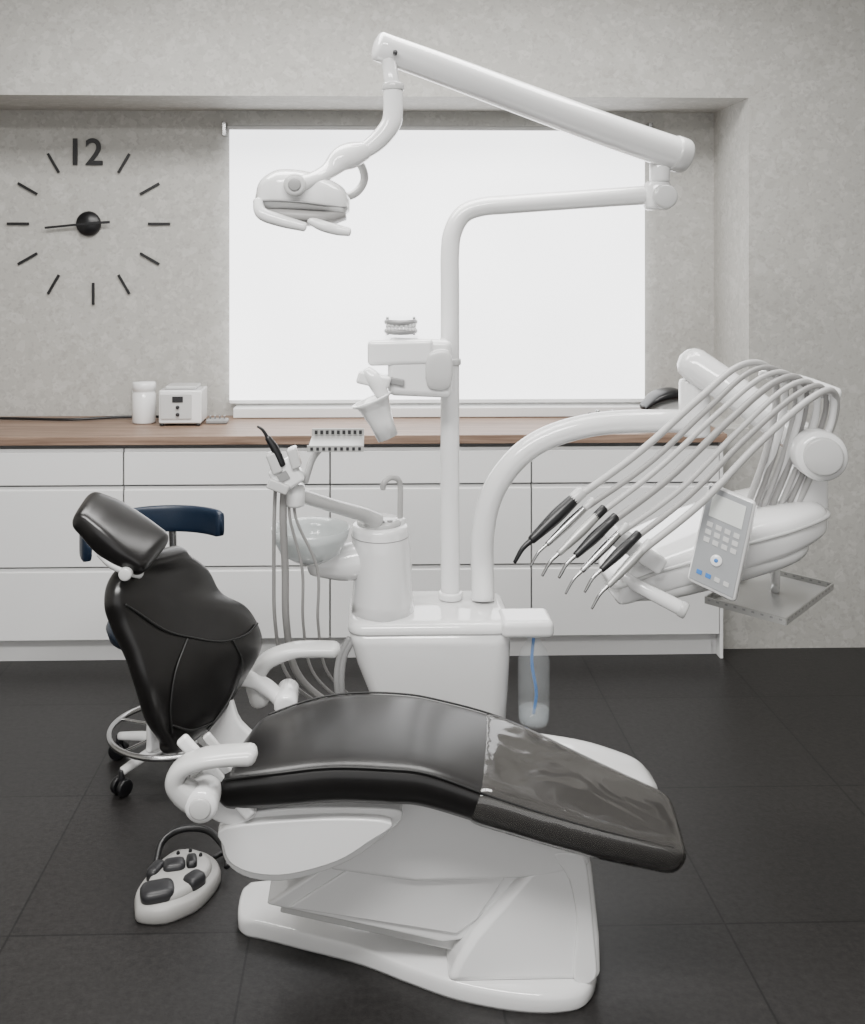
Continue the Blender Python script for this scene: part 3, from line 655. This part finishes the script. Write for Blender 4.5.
tube('tray_bracket', [(1.12, 2.74, .685), (1.13, 2.76, .70), (1.14, 2.78, .78), (1.14, 2.76, .87)], .012, WHITE2, tr)

# ------------------------------------------------------------------ water bottle
wbt = group('water_bottle', (.455, 2.77, .43))
lathe('bottle', [(0, -.235), (.036, -.235), (.043, -.225), (.044, -.17), (.041, -.165), (.044, -.155), (.044, -.06), (.036, -.03), (.02, -.008), (.018, .01)], (.455, 2.77, .548), GLASS, wbt)
lathe('water', [(0, 0), (.036, 0), (.041, .01), (.041, .035), (0, .036)], (.455, 2.77, .318), mat('water', (.5, .55, .58), .03, alpha=.3, var=.01), wbt)
tube('feed_tube', [(.455, 2.77, .555), (.45, 2.77, .48), (.462, 2.77, .40), (.455, 2.77, .34)], .0045, BLUE, wbt)

# ------------------------------------------------------------------ assistant stool
SX, SY = -.62, 3.17
st = group('assistant_stool', (SX, SY, 0))
lathe('stool_seat', [(0, .415), (.17, .415), (.195, .43), (.205, .46), (.195, .485), (.16, .50), (0, .505)], (SX, SY, 0), NAVY, st)
cyl('stool_column', (SX, SY, .10), (SX, SY, .42), .024, CHROME, st)
cyl('stool_gas_cover', (SX, SY, .08), (SX, SY, .22), .032, WHITE2, st)
cyl('stool_hub', (SX, SY, .055), (SX, SY, .11), .045, WHITE, st, bevel=.012)
tube('foot_ring', [(SX+.195*math.cos(2*math.pi*k/48), SY+.195*math.sin(2*math.pi*k/48), .125) for k in range(48)], .009, CHROME, st, close=True)
for k in range(5):
    a = math.radians(232+72*k); dx, dy = math.cos(a), math.sin(a)
    tube('leg_%d' % k, [(SX+.03*dx, SY+.03*dy, .085), (SX+.11*dx, SY+.11*dy, .082), (SX+.195*dx, SY+.195*dy, .070)], [.020, .016, .013], WHITE, st)
    tube('ring_spoke_%d' % k, [(SX+.03*dx, SY+.03*dy, .125), (SX+.19*dx, SY+.19*dy, .125)], .005, CHROME, st)
    c = V((SX+.20*dx, SY+.20*dy, .026)); t = V((-dy, dx, 0))
    for s in (-1, 1): cyl('castor_%d_%d' % (k, s > 0), c+t*s*.006, c+t*s*.024, .026, BLACK, st, bevel=.005)
    cyl('castor_stem_%d' % k, c+V((0, 0, .005)), c+V((0, 0, .05)), .009, DARKP, st)
ax_, ay_, ar = -.652, 3.10, .22
secs = []
for k in range(33):
    a = math.radians(38+178*k/32); dx, dy = math.cos(a), math.sin(a); s = 1 if 0 < k < 32 else .85
    ring = []
    for j in range(20):
        b = 2*math.pi*j/20; cb, sb = math.cos(b), math.sin(b)
        rr_ = ar+.013*s*math.copysign(abs(cb)**.45, cb); zz = .748+.043*s*math.copysign(abs(sb)**.45, sb)
        ring.append(V((ax_+rr_*dx, ay_+rr_*dy, zz)))
    secs.append(ring)
skin('stool_arm_rest', secs, NAVY, st)
tube('stool_back_post', [(SX, SY+.05, .405), (SX-.02, SY+.14, .42), (SX-.03, SY+.17, .55), (SX-.035, SY+.155, .75)], .013, CHROME, st)

# ------------------------------------------------------------------ foot control
PEDAL = mat('pedal_grey_plastic', (.30, .295, .285), .4, var=.03)
PEDAL2 = mat('pedal_deck_grey', (.36, .355, .345), .35, var=.03)
fp = group('foot_control_pedal', (-.48, 2.52, 0))
plate('pedal_body', [(-.575, 2.46), (-.582, 2.51), (-.560, 2.60), (-.525, 2.665), (-.49, 2.68), (-.43, 2.66), (-.392, 2.615), (-.385, 2.56), (-.415, 2.48), (-.455, 2.44), (-.50, 2.418), (-.558, 2.425)],
      [(0, .97), (.006, 1), (.020, 1), (.030, .97), (.036, .92)], PEDAL, fp, sm=5)
plate('pedal_deck', [(-.555, 2.48), (-.552, 2.55), (-.52, 2.625), (-.48, 2.655), (-.43, 2.63), (-.405, 2.58), (-.425, 2.51), (-.465, 2.465), (-.52, 2.448)],
      [(.030, 1), (.044, .97), (.050, .92), (.053, .84)], PEDAL2, fp, sm=5)
def blob(nm, x, y, rx, ry, z, m_, rot=0, ex=3.0):
    c, s = math.cos(rot), math.sin(rot)
    def rg(k, zz):
        out = []
        for j in range(28):
            a = 2*math.pi*j/28; p = rx*math.copysign(abs(math.cos(a))**(2/ex), math.cos(a)); q = ry*math.copysign(abs(math.sin(a))**(2/ex), math.sin(a))
            out.append(V((x+k*(p*c-q*s), y+k*(p*s+q*c), zz)))
        return out
    skin(nm, [rg(1, z-.02), rg(1, z), rg(.9, z+.007), rg(.6, z+.010), rg(.2, z+.011)], m_, fp)
blob('pedal_button_main', -.523, 2.478, .042, .034, .050, DARKP, .3, 3.6)
blob('pedal_button_left', -.545, 2.560, .016, .030, .052, DARKP, -.3, 3.6)
blob('pedal_rocker_left', -.500, 2.568, .028, .024, .056, DARKP, .2, 3.6)
blob('pedal_rocker_right', -.458, 2.582, .014, .026, .056, BLACK, .2, 3.6)
blob('pedal_button_right', -.440, 2.518, .026, .022, .052, DARKP, .9, 3.6)
for k, (x, y) in enumerate(((-.50, 2.62), (-.47, 2.63), (-.44, 2.61))): blob('pedal_pin_%d' % k, x, y, .005, .005, .050, BLACK, 0, 2)
tube('pedal_handle', [(-.56, 2.63, .02), (-.555, 2.69, .045), (-.51, 2.72, .060), (-.44, 2.71, .062), (-.385, 2.65, .050), (-.37, 2.60, .03)], .009, BLACK, fp)
tube('pedal_cable', [(-.42, 2.65, .02), (-.36, 2.72, .010), (-.30, 2.70, .010), (-.24, 2.60, .010), (-.15, 2.56, .010)], .006, BLACK, fp)

# ------------------------------------------------------------------ lights
def area(name, loc, rot, sx, sy, power, col=(1, 1, 1)):
    l = bpy.data.lights.new(name, 'AREA'); l.shape = 'RECTANGLE'; l.size = sx; l.size_y = sy; l.energy = power; l.color = col
    o = bpy.data.objects.new(name, l); o.location = loc; o.rotation_euler = rot; COL.objects.link(o); return o
area('added_overhead_rear', (-.4, .8, 2.88), (0, 0, 0), 2.0, .7, 150, (1, .985, .96))  # added soft key lamp overhead, not a known fixture
area('added_overhead_front', (0, 2.9, 2.88), (0, 0, 0), 2.8, .7, 115, (1, .985, .96))  # second added overhead lamp, no fixture known here

wd = bpy.data.worlds.new('world'); scene.world = wd; wd.use_nodes = True
wd.node_tree.nodes['Background'].inputs['Color'].default_value = (1, .99, .98, 1)
wd.node_tree.nodes['Background'].inputs['Strength'].default_value = 1.45

# ------------------------------------------------------------------ camera (level, shift lens, turned slightly right)
cam = bpy.data.cameras.new('camera'); co = bpy.data.objects.new('camera', cam); COL.objects.link(co)
co.location = (0, 0, 1.6); co.rotation_euler = (math.pi/2, 0, -.026)
cam.sensor_fit = 'AUTO'; cam.sensor_width = 36; cam.lens = 35.16
cam.shift_x = .0356; cam.shift_y = -.246
cam.clip_start = .05
scene.camera = co
